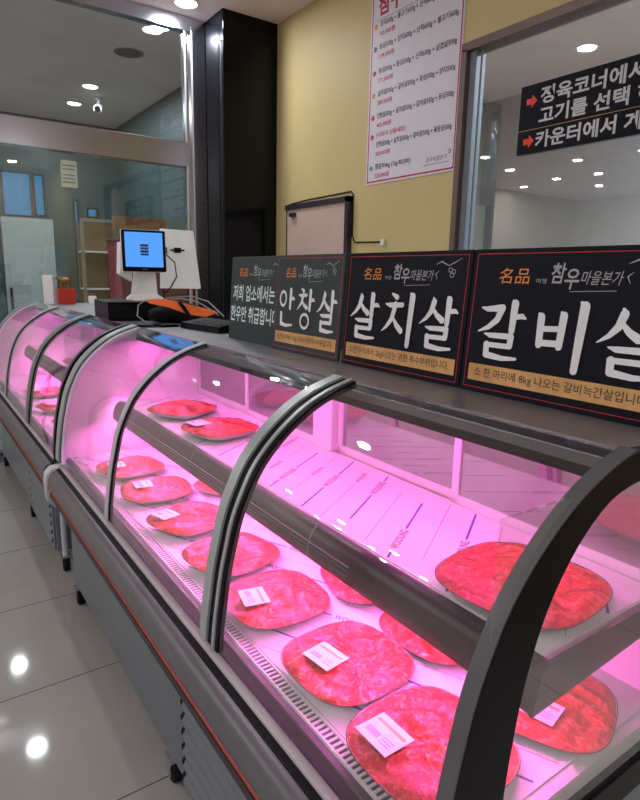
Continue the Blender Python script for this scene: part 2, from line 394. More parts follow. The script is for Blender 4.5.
# glass partition
pt = setting('window_2', (1.2, YP, 0))
PX0 = -.4
f = MB()
f.box(2.19, 2.318, YP - .03, YP + .06, 0, H, b=.004)
f.box(2.13, 2.16, YP - .03, YP + .03, 0, H, b=.003)
f.build('steel_post', m_steel_b, pt)
f = MB()
for (px, pz) in ((2.188, 0), (2.128, 0)): f.box(px - .006, px + .006, YP - .045, YP - .03, 0, H - .12)
f.build('bright_edge', M('bright_edge_trim', (.75, .75, .78), .25, metal=.5), pt)
MB().box(PX0, 2.13, YP - .05, YP + .05, 2.40, 2.60, b=.004).build('steel_beam', m_steel_b, pt)
MB().box(PX0, 2.19, YP - .04, YP + .05, 3.47, H, b=.003).build('top_frame', m_steel_b, pt)
MB().box(PX0 - .05, PX0, YP - .05, YP + .05, 0, H, b=.003).build('end_post', m_steel_b, pt)
MB().box(PX0, 2.13, YP - .04, YP + .04, 0, .08, b=.003).build('bottom_frame', m_steel_b, pt)
box('upper_pane', PX0, 2.13, YP - .005, YP + .005, 2.60, 3.47, m_part, pt)
box('lower_pane', PX0, 2.13, YP - .005, YP + .005, .08, 2.40, m_part, pt)
box('door_edge', .02, .05, YP - .02, YP + .02, .08, 2.40, m_steel_d, pt)

# ================================================================== CEILING LAMPS
def downlight():
    t = thing('downlight', (0, 0, H), 'x', 'ceiling light', 'round recessed downlights in the ceiling')
    MB().lathe([(.105, 0), (.105, -.008), (.085, -.012), (.08, 0)], (0, 0, H), 28).build('trim_ring', m_white, t, True, 40)
    MB().lathe([(.0001, -.004), (.08, -.004)], (0, 0, H), 28).build('lens', m_lens, t)
    l = bpy.data.lights.new('bulb', 'AREA'); l.shape = 'DISK'; l.size = .14; l.energy = LAMP_W; l.color = (.97, .97, 1)
    lo = bpy.data.objects.new('bulb', l); COL.objects.link(lo); lo.parent = t; lo.location = (0, 0, -.016)
    return t
dl = downlight()
LP = [(2.05, 4.87, 'white round downlight in the ceiling just before the black column'), (.43, 3.47, 'round ceiling downlight above the floor in front of the far display case'),
      (2.0, 7.58, 'round downlight beyond the upper glass pane, right of the security camera'), (2.02, 8.45, 'round downlight beyond the upper glass pane, left of the security camera'),
      (.70, 6.2, None), (.76, 7.81, None), (2.02, 5.55, 'round downlight nearest behind the upper glass pane'),
      (-2.75, 7.28, None), (-4.06, 7.78, None), (-4.13, 6.42, None), (-4.18, 5.3, None), (-5.58, 7.8, None), (-5.61, 6.9, None), (-5.5, 5.6, None), (-7.0, 7.7, None), (-6, 8.9, None),
      (-1.6, -1.6, None), (-1.9, .4, None), (-3.6, .4, None), (2.0, -3.2, None), (-.4, -2, None), (-3, -2.4, None), (-6.5, 2, None), (-3.6, 3.2, None)]  # unseen downlights of this row are added to light the room
for i, (x, y, lb) in enumerate(LP):
    o = dl if i == 0 else copy_tree(dl)
    o.location = (x, y, H)
    o['label'] = lb or 'round white recessed downlight, some added for light, in the dining room ceiling outside the picture'
kl = thing('kitchen_fill_lamp', (4.6, 1.2, 3.5), 'unseen square lamp added to light the room behind the wall window', 'ceiling light')  # no known source, added to brighten the room behind the window
box('fill_lamp_shade', 4.4, 4.8, 1.0, 1.4, 3.5, 3.58, m_white, kl)
l = bpy.data.lights.new('bulb', 'AREA'); l.size = .35; l.energy = 170; l.color = (.85, .93, 1); lo = bpy.data.objects.new('bulb', l); COL.objects.link(lo); lo.parent = kl; lo.location = (0, 0, -.01)
sp = thing('ceiling_speaker', (2.025, 6.23, H), 'dark round speaker grille in the ceiling behind the upper glass pane', 'speaker')
MB().lathe([(.13, 0), (.13, -.012), (.10, -.018)], (2.025, 6.23, H), 28).build('grille', M('dark_speaker_grille', (.04, .04, .04), .6), sp, True, 40)
MB().lathe([(.14, 0), (.14, -.008), (.128, -.010), (.128, 0)], (2.025, 6.23, H), 28).build('rim', m_steel, sp, True, 40)
sc = thing('security_camera', (2.2, 8.0, H), 'small white security camera hanging from the ceiling beyond the glass', 'camera')
MB().lathe([(.05, 0), (.05, -.03), (.02, -.04), (.02, -.09)], (2.2, 8.0, H), 16).build('mount', m_white, sc, True, 40)
MB().tube([(2.2, 7.98, H - .12), (2.14, 7.84, H - .17)], .05, n=14).build('body', m_white, sc, True, 40)
MB().tube([(2.139, 7.838, H - .170), (2.132, 7.822, H - .176)], .034, n=14).build('lens', m_black, sc, True, 40)

# ================================================================== DISPLAY CASE
PR = [(.488, .690), (.492, .74), (.500, .80), (.510, .865), (.522, .92), (.537, .98), (.560, 1.037), (.592, 1.096), (.642, 1.152), (.708, 1.203), (.775, 1.236), (.845, 1.258)]
def smooth_prof(P, n=4):
    out = []
    for i in range(len(P) - 1):
        p0 = P[max(i - 1, 0)]; p1 = P[i]; p2 = P[i + 1]; p3 = P[min(i + 2, len(P) - 1)]
        for k in range(n):
            t = k / n
            out.append(tuple(.5 * (2 * p1[j] + (p2[j] - p0[j]) * t + (2 * p0[j] - 5 * p1[j] + 4 * p2[j] - p3[j]) * t * t + (3 * p1[j] - p0[j] - 3 * p2[j] + p3[j]) * t ** 3) for j in (0, 1)))
    out.append(P[-1]); return out
PS = smooth_prof(PR)
def offset(P, d):
    out = []
    for i, p in enumerate(P):
        a = P[max(i - 1, 0)]; b_ = P[min(i + 1, len(P) - 1)]
        tx, tz = b_[0] - a[0], b_[1] - a[1]; L = math.hypot(tx, tz)
        out.append((p[0] - tz / L * d, p[1] + tx / L * d))
    return out
def strip(mb, y0, y1, d0, d1, P=PS, mi=0):
    a = offset(P, d1); b_ = offset(P, d0); n = len(P)
    v = []
    for i in range(n): v += [(a[i][0], y0, a[i][1]), (a[i][0], y1, a[i][1]), (b_[i][0], y1, b_[i][1]), (b_[i][0], y0, b_[i][1])]
    f = []
    for i in range(n - 1):
        for k in range(4): f.append((4 * i + k, 4 * (i + 1) + k, 4 * (i + 1) + (k + 1) % 4, 4 * i + (k + 1) % 4))
    f += [(3, 2, 1, 0), tuple(4 * (n - 1) + k for k in range(4))]
    mb.add(v, f, mi); return mb

def louver(root, y0, y1):
    mb = MB(); n = 6
    box('vent_panel', .512, .5198, y0, y1, .085, .40, m_gpaint, root, .002)
    for k in range(n):
        z = .115 + k * .047
        mb.prism_y([(.512, z), (.500, z + .012), (.500, z + .018), (.512, z + .034)], y0 + .03, y1 - .03)
    mb.build('vent_louvres', m_gpaint, root)
    hb = MB()
    for k in range(n):
        z = .115 + k * .047; hb.prism_y([(.5118, z + .002), (.504, z + .009), (.504, z + .022), (.5118, z + .032)], y1 - .029, y1 - .014)
    hb.build('vent_slots', m_black, root)

def make_case():
    Y0, Y1 = .40, 2.70
    root = thing('display_case', (.85, 1.55, 0), 'near curved glass refrigerated meat display case lit pink, with the black arched end frame', 'display case', 'curved glass meat display cases in a row')
    P = root
    # body
    body = MB(); body.box(.52, 1.20, Y0 + .30, Y1, .088, .60, b=.003); body.box(.53, 1.20, Y0 + .01, Y0 + .31, .50, .60, b=.003)
    body.build('base_cabinet', m_gpaint, P)
    louver(P, Y0 + .33, 1.36)
    MB().tube([(.545, Y0 + .25, .05), (.545, Y0 + .25, .50)], .014, n=12).build('leg', m_alu_l, P, True, 40)
    MB().box(1.14, 1.20, Y0 + .01, Y1, .60, .93).build('rear_wall', m_white, P)
    # bumper
    MB().prism_y([(.52, .535), (.44, .535), (.433, .54), (.433, .562), (.52, .562)], Y0, Y1 - .06).build('bumper_strip', m_brown, P)
    MB().prism_y([(.52, .562), (.436, .562), (.430, .575), (.429, .60), (.432, .625), (.440, .643), (.452, .652), (.468, .656), (.52, .656)], Y0, Y1 - .06).build('bumper', m_bump, P, True, 60)
    MB().prism_y([(.4315, .580), (.427, .581), (.427, .588), (.4315, .589)], Y0, Y1 - .06).build('red_strip', m_red, P)
    ec = MB().prism_y([(.53, .50), (.45, .49), (.424, .52), (.420, .60), (.426, .64), (.45, .664), (.53, .668)], Y1 - .065, Y1 - .005)
    ec.build('bumper_end_cap', m_alu_l, P, True, 50)
    # sill
    MB().prism_y([(.466, .656), (.466, .659), (.4805, .663), (.4805, .650)], Y0, Y1).build('sill_gasket', m_black, P)
    MB().prism_y([(.481, .650), (.481, .668), (.484, .672), (.500, .674), (.503, .670), (.503, .65)], Y0 + .03, Y1 - .05).build('sill_strip', m_strip, P, True, 50)
    MB().prism_y([(.509, .65), (.509, .672), (.500, .688), (.500, .70), (.492, .70), (.484, .668), (.488, .664), (.509, .662)][::-1] if False else [(.5035, .655), (.5035, .676), (.4925, .682), (.4925, .689), (.512, .692), (.52, .672), (.52, .655)], Y0 + .03, Y1 - .05).build('glass_channel', m_black, P)
    MB().prism_y([(.5125, .655), (.5125, .692), (.515, .696), (.528, .696), (.528, .655)], Y0 + .03, Y1 - .05).build('inner_sill', M('dark_inner_sill', (.055, .052, .06), .4), P)
    # deck
    MB().box(.528, 1.14, Y0 + .03, Y1 - .04, .60, .695).build('deck', m_white, P)
    g = MB(); y = Y0 + .05
    while y < Y1 - .07:
        g.box(.534, .556, y, y + .0055, .695, .6985); y += .0125
    g.build('grille_bars', m_white, P)
    g = MB(); g.box(.530, .534, Y0 + .04, Y1 - .05, .695, .7005); g.box(.556, .561, Y0 + .04, Y1 - .05, .695, .7005); g.build('grille_frame', m_white, P)
    box('grille_slot', .534, .556, Y0 + .04, Y1 - .05, .6951, .6958, M('grille_shadow_gap', (.12, .07, .10), .6), P)
    # shelf
    MB().box(.752, 1.12, Y0 + .06, Y1 - .08, .918, .935, b=.002).build('shelf', m_white, P)
    rl = [(.752, .936), (.740, .933), (.728, .922), (.719, .905), (.714, .885), (.712, .862), (.716, .855), (.722, .858), (.726, .885), (.734, .905), (.745, .917), (.752, .918)]
    MB().prism_y(rl, Y0 + .045, Y1 - .08).build('price_rail', m_rail, P, True, 50)
    rb = MB()
    for k, q in enumerate((.868, .878, .888, .898)):
        rb.box(.7115, .7135 if q < .88 else .7165, Y0 + .5, Y1 - .1, q, q + .0012)
    for yy in (1.05, 1.42, 1.75, 2.05, 2.35):
        a_ = [(x - .0012, z + .0008) for x, z in rl[1:6]]; b2 = [(x + .001, z - .001) for x, z in rl[1:6]]
        rb.prism_y(a_ + b2[::-1], yy, yy + .006)
    rb.build('rail_joints', M('rail_joint_grey', (.16, .16, .18), .3), P)
    # side plate of the shelf
    MB().prism_y([(.712, .855), (.728, .922), (.752, .937), (1.12, .937), (1.12, .885)], Y0 + .043, Y0 + .048).build('shelf_side_plate', M('grey_side_plate', (.085, .08, .09), .25), P)
    # rear sliding doors
    for k, (a, b_) in enumerate(((Y0 + .05, .985), (.955, 1.50), (1.60, 2.12), (2.09, Y1 - .06))):
        xo = 1.118 if k % 2 == 0 else 1.134
        dr = MB(); t = .022
        dr.box(xo - .007, xo + .007, a, b_, .937, .937 + t); dr.box(xo - .007, xo + .007, a, b_, 1.178, 1.20)
        dr.box(xo - .007, xo + .007, a, a + t, .937, 1.20); dr.box(xo - .007, xo + .007, b_ - t, b_, .937, 1.20)
        d_ = dr.build('rear_door', m_white, P)
        box('door_glass', xo - .002, xo + .002, a + t, b_ - t, .959, 1.178, m_rear, d_)
    MB().box(1.10, 1.15, 1.50, 1.60, .937, 1.20, b=.003).build('rear_post', m_white, P)
    # canopy
    MB().prism_y([(.886, 1.2485), (1.24, 1.2485), (1.24, 1.20), (.93, 1.20), (.886, 1.235)], Y0 - .004, Y1).build('counter_top', m_counter, P)
    MB().box(.884, .8875, Y0, Y1, 1.243, 1.250).build('counter_edge', m_steel_b, P)
    MB().prism_y([(.884, 1.243), (.858, 1.2335), (.858, 1.222), (.884, 1.215)], Y0 + .03, Y1 - .04).build('canopy_recess', M('dark_canopy_panel', (.03, .03, .035), .4, spec=.3), P)
    MB().box(.8565, .860, Y0 + .03, Y1 - .04, 1.2335, 1.2365).build('canopy_edge', m_steel_b, P)
    MB().prism_y([(.858, 1.2345), (.855, 1.2345), (.846, 1.220), (.848, 1.213), (.870, 1.213)], Y0 + .03, Y1 - .04).build('canopy_lip', m_bump, P)
    MB().prism_y([(.8455, 1.220), (.842, 1.210), (.844, 1.202), (.872, 1.202), (.87, 1.213), (.848, 1.213)], Y0 + .03, Y1 - .04).build('canopy_seal', m_black, P)
    MB().box(.872, .935, Y0 + .03, Y1 - .04, 1.215, 1.225).build('lamp_housing', m_white, P)
    # pink tubes; the lower one is unseen, added to light the front deck
    MB().tube([(.895, Y0 + .06, 1.207), (.895, Y1 - .08, 1.207)], .0065, n=10).build('led_tube', m_led, P)
    MB().tube([(.739, Y0 + .055, .865), (.739, Y1 - .09, .865)], .006, n=10).build('led_tube', m_led2, P)
    # glass panes, mullions
    for a, b_ in ((.432, 1.062), (1.142, 1.895), (1.928, 2.625)):
        strip(MB(), a, b_, -.003, .002).build('curved_pane', m_glass, P, True, 60)
    mu = strip(MB(), 1.108, 1.142, -.010, .010); mu.build('mullion', m_alu, P, True, 40)
    strip(MB(), 1.082, 1.108, -.010, .004).build('mullion_gasket', m_blackg, P, True, 40)
    strip(MB(), 1.071, 1.082, -.010, .009).build('mullion', m_alu, P, True, 40)
    strip(MB(), 1.060, 1.071, -.010, .005).build('mullion_gasket', m_blackg, P, True, 40)
    strip(MB(), 1.899, 1.928, -.008, .009).build('mullion', m_alu_l, P, True, 40)
    strip(MB(), 1.894, 1.899, -.008, .005).build('mullion_gasket', m_blackg, P, True, 40)
    strip(MB(), 2.632, 2.69, -.012, .012).build('mullion', m_alu, P, True, 40)
    strip(MB(), 2.622, 2.632, -.010, .006).build('mullion_gasket', m_blackg, P, True, 40)
    strip(MB(), 2.598, 2.618, -.010, .005).build('mullion', m_alu_l, P, True, 40)
    # far end panel: white liner
    MB().prism_y([(p[0] + .004, p[1] - .004) for p in PS[::3]] + [(1.14, 1.24), (1.14, .66), (.50, .66)], Y1 - .038, Y1 - .012).build('end_wall', m_white, P)
    # near end frame: black arch with satin edge
    inner = smooth_prof([(.606, .745), (.606, .80), (.612, .865), (.626, .96), (.657, 1.060), (.712, 1.142), (.785, 1.198), (.86, 1.215)], 3)
    outer = [(p[0] - .004, p[1] + .004) for p in PS]
    ef = MB()
    n = min(len(outer), len(inner)); 
    def resamp(Q, n):
        d = [0]
        for a, b_ in zip(Q, Q[1:]): d.append(d[-1] + math.hypot(b_[0] - a[0], b_[1] - a[1]))
        out = []
        for k in range(n):
            s = d[-1] * k / (n - 1); i = 0
            while i < len(Q) - 2 and d[i + 1] < s: i += 1
            t = (s - d[i]) / (d[i + 1] - d[i]); out.append((Q[i][0] + (Q[i + 1][0] - Q[i][0]) * t, Q[i][1] + (Q[i + 1][1] - Q[i][1]) * t))
        return out
    NN = 40
    O = resamp([(.484, .655)] + outer + [(.886, 1.258), (1.20, 1.2475)], NN); I = resamp([(.60, .70)] + inner + [(.95, 1.216), (1.10, 1.20)], NN)
    v = []
    for a, b_ in zip(O, I): v += [(a[0], Y0 + .006, a[1]), (b_[0], Y0 + .006, b_[1]), (b_[0], Y0 + .03, b_[1]), (a[0], Y0 + .03, a[1])]
    fcs = []
    for i in range(NN - 1):
        for k in range(4): fcs.append((4 * i + k, 4 * (i + 1) + k, 4 * (i + 1) + (k + 1) % 4, 4 * i + (k + 1) % 4))
    fcs += [(3, 2, 1, 0), tuple(4 * (NN - 1) + k for k in range(4))]
    ef.add(v, fcs)
    ef.box(1.09, 1.20, Y0 + .006, Y0 + .03, .655, 1.21); ef.box(.484, 1.20, Y0 + .006, Y0 + .03, .60, .66)
    ef.build('end_frame', m_blackg, P)
    strip(MB(), Y0 + .007, Y0 + .031, .0045, .0085).build('end_frame_edge', M('grey_edge_band', (.10, .103, .11), .40), P, True, 40)
    hl = MB(); In = offset(resamp(outer, 40), -.004)
    box('end_glass', .56, 1.11, Y0 + .012, Y0 + .018, .66, 1.22, m_endglass, P)
    box('frame_sticker', .90, .903, Y0 - .001, Y0 + .0005, 1.205, 1.235, m_alu_l, P)
    # casters
    for (cx, cy) in ((.530, 1.475), (.530, 2.64), (1.12, 1.475), (1.12, 2.64), (.545, Y0 + .25), (1.12, Y0 + .25)):
        fk = MB(); fk.box(cx - .022, cx + .022, cy - .025, cy + .025, .078, .088); fk.box(cx - .022, cx - .018, cy - .016, cy + .016, .03, .08); fk.box(cx + .018, cx + .022, cy - .016, cy + .016, .03, .08)
        c_ = fk.build('caster', m_steel, P)
        MB().lathe([(.010, -.014), (.034, -.014), (.037, -.009), (.037, .009), (.034, .014), (.010, .014)], (cx, cy, .037), 24, axis='x').build('wheel', m_black, c_, True, 40)
    return root
case = make_case()
case2 = copy_tree(case)
case2.location.y += 2.35
case2['label'] = 'far curved glass refrigerated meat display case in front of the steel framed glass partition'
# printed liners -----------------------------------------------------
def liner(name, x0, x1, y0, y1, z, ang, pitch, label, ph=0.0):
    t = thing(name, ((x0 + x1) / 2, (y0 + y1) / 2, z), label, 'liner', 'printed white liners in the display cases')
    box('sheet', x0, x1, y0, y1, z, z + .0015, m_liner, t)
    d = Vector((math.cos(ang), math.sin(ang))); n = Vector((-d.y, d.x)); zz = z + .0017
    mb = MB()
    def seg(p, s0, s1, w_, mi):
        # clip to the rectangle
        st = 24; run = None; last = None
        for k in range(st + 1):
            s = s0 + (s1 - s0) * k / st; q = p + d * s
            ok = x0 + .004 < q.x < x1 - .004 and y0 + .004 < q.y < y1 - .004
            if ok and run is None: run = s
            if (not ok or k == st) and run is not None:
                e = s if ok else last
                if e > run:
                    a, b_ = p + d * run, p + d * e
                    mb.poly([(*(a - n * w_), zz), (*(b_ - n * w_), zz), (*(b_ + n * w_), zz), (*(a + n * w_), zz)], mi)
                run = None
            last = s
    def word(p, s0, w_, h, mi, txt='WOOSUNG'):
        a = p + d * s0; b_ = p + d * (s0 + w_)
        for q in (a, b_):
            if not (x0 + .02 < q.x < x1 - .02 and y0 + .02 < q.y < y1 - .02): return
        T = Matrix.Translation((*a, zz)) @ Matrix.Rotation(ang, 4, 'Z')
        put_text(mb, txt, 0, -h / 2, w_, h, mi, T=T, bold=.025)
    k0 = int(-6 / pitch)
    for k in range(k0, -k0):
        p = n * (k * pitch + ph); q = (k % 2) * .12
        s = -6 + q
        if k % 2 == 0:
            while s < 6:
                seg(p, s, s + .17, .0025, 0); word(p, s + .180, .10, .020, 1); s += .29
        else:
            while s < 6:
                seg(p, s, s + .36, .0006, 1); word(p, s + .38, .08, .015, 1); s += .50
    mb.build('printed_marks', [m_purple, m_greyink], t)
    return t
# rows on shelf run at 33 degrees, on the deck at -65 degrees
liner('shelf_liner', .757, 1.106, .462, 2.60, .9355, math.radians(33), .068, 'white liner printed with purple lines on the raised shelf of the near case', ph=.012)
liner('deck_liner', .564, 1.12, .45, 2.63, .6975, math.radians(-65), .062, 'white liner printed with purple lines on the lower deck of the near case', ph=.02)
liner('shelf_liner', .757, 1.106, 2.812, 4.95, .9355, math.radians(33), .068, 'white liner on the raised shelf of the far case')
liner('deck_liner', .564, 1.12, 2.80, 4.98, .6975, math.radians(-65), .062, 'white liner on the lower deck of the far case')

# ================================================================== MEAT PLATES
def sq(t, n=3.0): return 1 / (abs(math.cos(t)) ** n + abs(math.sin(t)) ** n) ** (1 / n)
def meat_height(x, y, sd):
    p = Vector((x * 11 + sd * 7.3, y * 11 - sd * 3.1, sd))
    wv = noise.noise_vector(p * .8) * 1.1
    q = p + wv
    r1 = 1 - abs(noise.noise(q * 1.1)) * 2.2
    r2 = 1 - abs(noise.noise(q * 2.6 + Vector((5, 1, 2)))) * 2
    return .0085 * r1 + .004 * r2 + .0015 * noise.noise(q * 9)
def make_plate(sd, lx, ly, lrot, has_label=True):
    t = thing('meat_plate', (0, 0, 0), 'x', 'plate of meat', 'wrapped plates of sliced beef')
    MB().lathe([(.0001, .0), (.070, .0), (.078, .002), (.100, .012), (.120, .0265), (.1225, .0285), (.1215, .0288), (.116, .0245), (.085, .009), (.0001, .008)], n=56, shape=sq).build('dish', m_dish, t, True, 50)
    MB().lathe([(.1222, .0279), (.1234, .0283), (.1234, .0293), (.1220, .0293)], n=56, shape=sq, cap=False).build('rim_line', M('dark_rim_line', (.10, .03, .03), .4), t, True)
    nr, na = 26, 88; v = [(0, 0, .030 + meat_height(0, 0, sd))]; f_ = []
    rag = lambda a: 1 + .012 * noise.noise(Vector((math.cos(a) * 2.5, math.sin(a) * 2.5, sd))) + .008 * noise.noise(Vector((math.cos(a) * 9, math.sin(a) * 9, sd)))
    for i in range(1, nr + 1):
        rr = i / nr
        for k in range(na):
            a = 2 * math.pi * k / na; R_ = .1212 * sq(a) * rag(a) * rr; x, y = R_ * math.cos(a), R_ * math.sin(a)
            dome = .032 * (1 - rr ** 6 * .10); hh = meat_height(x, y, sd) * (1 - rr ** 10)
            v.append((x, y, (dome + hh) if i < nr else .0286))
    for k in range(na): f_.append((0, 1 + k, 1 + (k + 1) % na))
    for i in range(nr - 1):
        for k in range(na):
            a = 1 + i * na; f_.append((a + k, a + na + k, a + na + (k + 1) % na, a + (k + 1) % na))
    mb = MB(); mb.add(v, f_); mb.build('sliced_meat', m_meat, t, True)
    # film
    v = [(x, y, z + .0012) for (x, y, z) in v[:1 + (nr - 1) * na]]
    for k in range(na):
        a = 2 * math.pi * k / na; R_ = .1222 * sq(a); v.append((R_ * math.cos(a), R_ * math.sin(a), .0296))
    mb = MB(); mb.add(v, f_); mb.build('cling_film', m_wrap, t, True)
    if has_label:
        T = Matrix.Translation((lx, ly, .0458)) @ Matrix.Rotation(lrot, 4, 'Z')
        lb = MB(); lb.box(-.037, .037, -.031, .031, 0, .0012, 0, b=.0004, mat=T)
        lb.add([T @ Vector(p) for p in ((-.032, .012, .0014), (.032, .012, .0014), (.032, .019, .0014), (-.032, .019, .0014))], [(0, 1, 2, 3)], 1)
        xx = -.028
        while xx < .0:
            lb.add([T @ Vector(p) for p in ((xx, -.018, .0014), (xx + .0012, -.018, .0014), (xx + .0012, -.005, .0014), (xx, -.005, .0014))], [(0, 1, 2, 3)], 2); xx += .0026
        for yy in (-.018, -.012, -.006): lb.add([T @ Vector(p) for p in ((.006, yy, .0014), (.028, yy, .0014), (.028, yy + .0014, .0014), (.006, yy + .0014, .0014))], [(0, 1, 2, 3)], 2)
        lb.build('price_label', [m_label, m_orange_ink, m_greyink], t)
    return t
protos = [make_plate(1, -.062, .045, math.radians(-92)), make_plate(2, -.045, .015, math.radians(-84)), make_plate(3, -.058, .0, math.radians(-100)), make_plate(4, 0, 0, 0, False)]
DZ, SZ = .6998, .9378
PL = [  # x, y, z, proto, rot, label
    (.658, .588, DZ, 0, .04, 'large wrapped beef plate nearest the camera on the lower deck, beside the black arch'),
    (.676, .846, DZ, 1, .03, 'wrapped plate of sliced beef second from the near end of the front deck row'),
    (.675, 1.135, DZ, 2, -.05, 'wrapped beef plate third from the near end of the front deck row'),
    (.690, 1.405, DZ, 3, .2, 'plate of beef just right of the double grey mullion, fourth in the front row'),
    (.690, 1.70, DZ, 0, .3, 'plate of beef directly left of the double grey mullion, with a square label'),
    (.688, 2.01, DZ, 1, -.2, 'small looking beef plate sixth in the front row, left of centre of the middle pane'),
    (.688, 2.31, DZ, 2, .1, 'farthest beef plate of the front row of the near case, behind the thin mullion'),
    (.922, .552, DZ, 2, .4, 'beef plate under the raised shelf seen through the clear end glass'),
    (.925, .825, DZ, 3, .1, 'beef plate half hidden under the dark shelf rail behind the second front plate'),
    (.935, 1.085, DZ, 1, 1.3, 'beef plate with a label half hidden under the dark rail behind the third front plate'),
    (.945, 1.93, DZ, 3, .7, 'beef plate peeping out below the shelf rail in the middle pane'),
    (.868, .590, SZ, 3, .12, 'big glossy wrapped beef plate on the raised shelf behind the black arch'),
    (.880, 1.87, SZ, 0, .2, 'crumpled wrapped beef plate on the raised shelf in the middle pane'),
    (.880, 2.22, SZ, 3, .5, 'beef plate on the raised shelf behind the thin mullion'),
    (.690, 3.20, DZ, 0, .1, 'nearest beef plate on the deck of the far case'),
    (.690, 3.62, DZ, 1, .3, 'second beef plate on the deck of the far case'),
    (.690, 4.10, DZ, 2, .2, 'third beef plate on the deck of the far case'),
    (.880, 3.25, SZ, 3, .2, 'near beef plate on the raised shelf of the far case'),
    (.880, 3.75, SZ, 1, .6, 'far beef plate on the raised shelf of the far case'),
]
used = set()
for x, y, z, k, r, lb in PL:
    o = protos[k] if k not in used else copy_tree(protos[k]); used.add(k)
    o.location = (x, y, z); o.rotation_euler = (0, 0, r); o['label'] = lb
    o.scale = (1.12,) * 3 if (z == SZ and y < 1) else ((1.05,) * 3 if (y == .588) else (1, 1, 1))

# ================================================================== SIGN BOARDS
def sign_frame(y_left, x_base=1.045, lean=.07):
    u = Vector((0, -1, 0)); v = Vector((math.sin(lean), 0, math.cos(lean))); n = u.cross(v)
    return Matrix((( *[u[0]], v[0], n[0], x_base), (u[1], v[1], n[1], y_left), (u[2], v[2], n[2], 1.2495), (0, 0, 0, 1)))
def signboard(yl, word, band, mat, label, xb, kind=0, W=.455):
    Hh = .318; g_ = W / .455
    T = sign_frame(yl, xb)
    t = thing('signboard', T.translation + Vector((0, -W / 2, 0)), label, 'sign', 'black meat cut signboards leaning on the counter')
    MB().box(0, W, 0, Hh, -.012, 0, b=.0015).build('board', mat, t, mat=T)
    if kind == 0:
        r = MB(); a = .010; q = .0014
        for (x0, x1, y0, y1) in ((a, W - a, a, a + q), (a, W - a, Hh - a - q, Hh - a), (a, a + q, a, Hh - a), (W - a - q, W - a, a, Hh - a)):
            r.poly([(x0, y0, .0004), (x1, y0, .0004), (x1, y1, .0004), (x0, y1, .0004)])
        r.build('border_line', m_redline, t, mat=T)
    TG = T @ Matrix.Diagonal((g_, 1, 1, 1))
    lg = MB()
    put_text(lg, '名品', .072, .244, .074, .033, 0, z=.0006, skew=.1)
    lg.build('gold_characters', m_orange, t, mat=TG)
    lg = MB()
    put_text(lg, '여행', .163, .246, .024, .010, 0, z=.0006)
    put_text(lg, '참', .194, .247, .030, .040, 0, z=.0006, skew=.1, bold=.015); put_text(lg, '우', .224, .236, .030, .040, 0, z=.0006, skew=.1, bold=.015)
    put_text(lg, '마을본가', .258, .246, .078, .026, 0, z=.0006, skew=.2)
    stroke(lg, [(.24, .232), (.33, .236)], [.0006, .0006], .0006)
    stroke(lg, [(.345, .285), (.362, .292), (.385, .282), (.405, .290), (.425, .300)], [.0005, .0016, .001, .0012, .0003], .0006)
    stroke(lg, [(.352, .250), (.346, .262), (.356, .270)], [.0006, .0012, .0004], .0006)
    for (a, b_) in ((.392, .272), (.402, .268), (.398, .260)): ring(lg, a, b_, .006, .005, .001, .0006, n=10)
    lg.build('calligraphy', m_ink_g, t, mat=TG)
    lt = MB()
    if kind == 0:
        for i, ch in enumerate(word): glyph(lt, ch, .028 + i * .139, .077, .128, .135, .0008)
        lt.build('lettering', m_ink_w, t, mat=TG)
        bd = MB(); bd.poly([(.020, .026, .0005), (.437, .026, .0005), (.437, .064, .0005), (.020, .064, .0005)]); bd.build('gold_band', m_gold, t, mat=TG)
        tx = MB(); put_text(tx, band, .036, .033, (.383), .024, 0, z=.0009, bold=.004); tx.build('small_print', m_black_ink, t, mat=TG)
    else:
        put_text(lt, '저희 업소에서는', .025, .150, .345, .062, 0, z=.0008, bold=.018, skew=.05)
        lt.build('lettering', m_ink_b, t, mat=TG); lt = MB()
        put_text(lt, '한우만 취급합니다', .010, .070, .395, .062, 0, z=.0008, bold=.018, skew=.05)
        lt.build('lettering', m_ink_b, t, mat=TG)
    return t
signboard(2.180, None, None, m_sign_g, 'leftmost signboard with two lines of pale blue lettering 저희 업소에서는 한우만 취급합니다', 1.068, 1, .425)
signboard(1.800, '안창살', '소한마리에서 1kg 나오는 귀한특수부위입니다.', m_sign_g, 'signboard second from the left reading 안창살 in white brush letters', 1.050, 0, .388)
signboard(1.397, '살치살', '소한마리에서 2kg나오는 귀한 특수부위입니다.', m_sign, 'signboard second from the right reading 살치살 in white brush letters', 1.052, 0, .462)
signboard(.930, '갈비살', '소 한 마리에 8kg 나오는 갈비늑간살입니다.', m_sign, 'nearest and largest looking signboard reading 갈비살', 1.052, 0, .47)

# ================================================================== WALL POSTER, WINDOW SIGN
def wall_T(yl, z0, x): return Matrix(((0, 0, -1, x), (-1, 0, 0, yl), (0, 1, 0, z0), (0, 0, 0, 1)))
T = wall_T(3.51, 2.147, XW - .006)
W, Hh = .855, 1.345
po = thing('price_poster', (XW - .006, 3.08, 2.147), 'tall white price poster with magenta border on the yellow wall', 'poster')
MB().box(0, W, 0, Hh, -.005, 0).build('panel', m_poster, po, mat=T)
b = MB(); q = .010; a = .012
for (x0, x1, y0, y1) in ((a, W - a, a, a + q), (a, W - a, Hh - a - q, Hh - a), (a, a + q, a, Hh - a), (W - a - q, W - a, a, Hh - a)): b.poly([(x0, y0, .0006), (x1, y0, .0006), (x1, y1, .0006), (x0, y1, .0006)])
b.build('border', m_magenta, po, mat=T)
b = MB(); put_text(b, '참구이세트', .075, 1.072, .60, .13, bold=.035, z=.0008); b.build('title', m_magenta, po, mat=T)
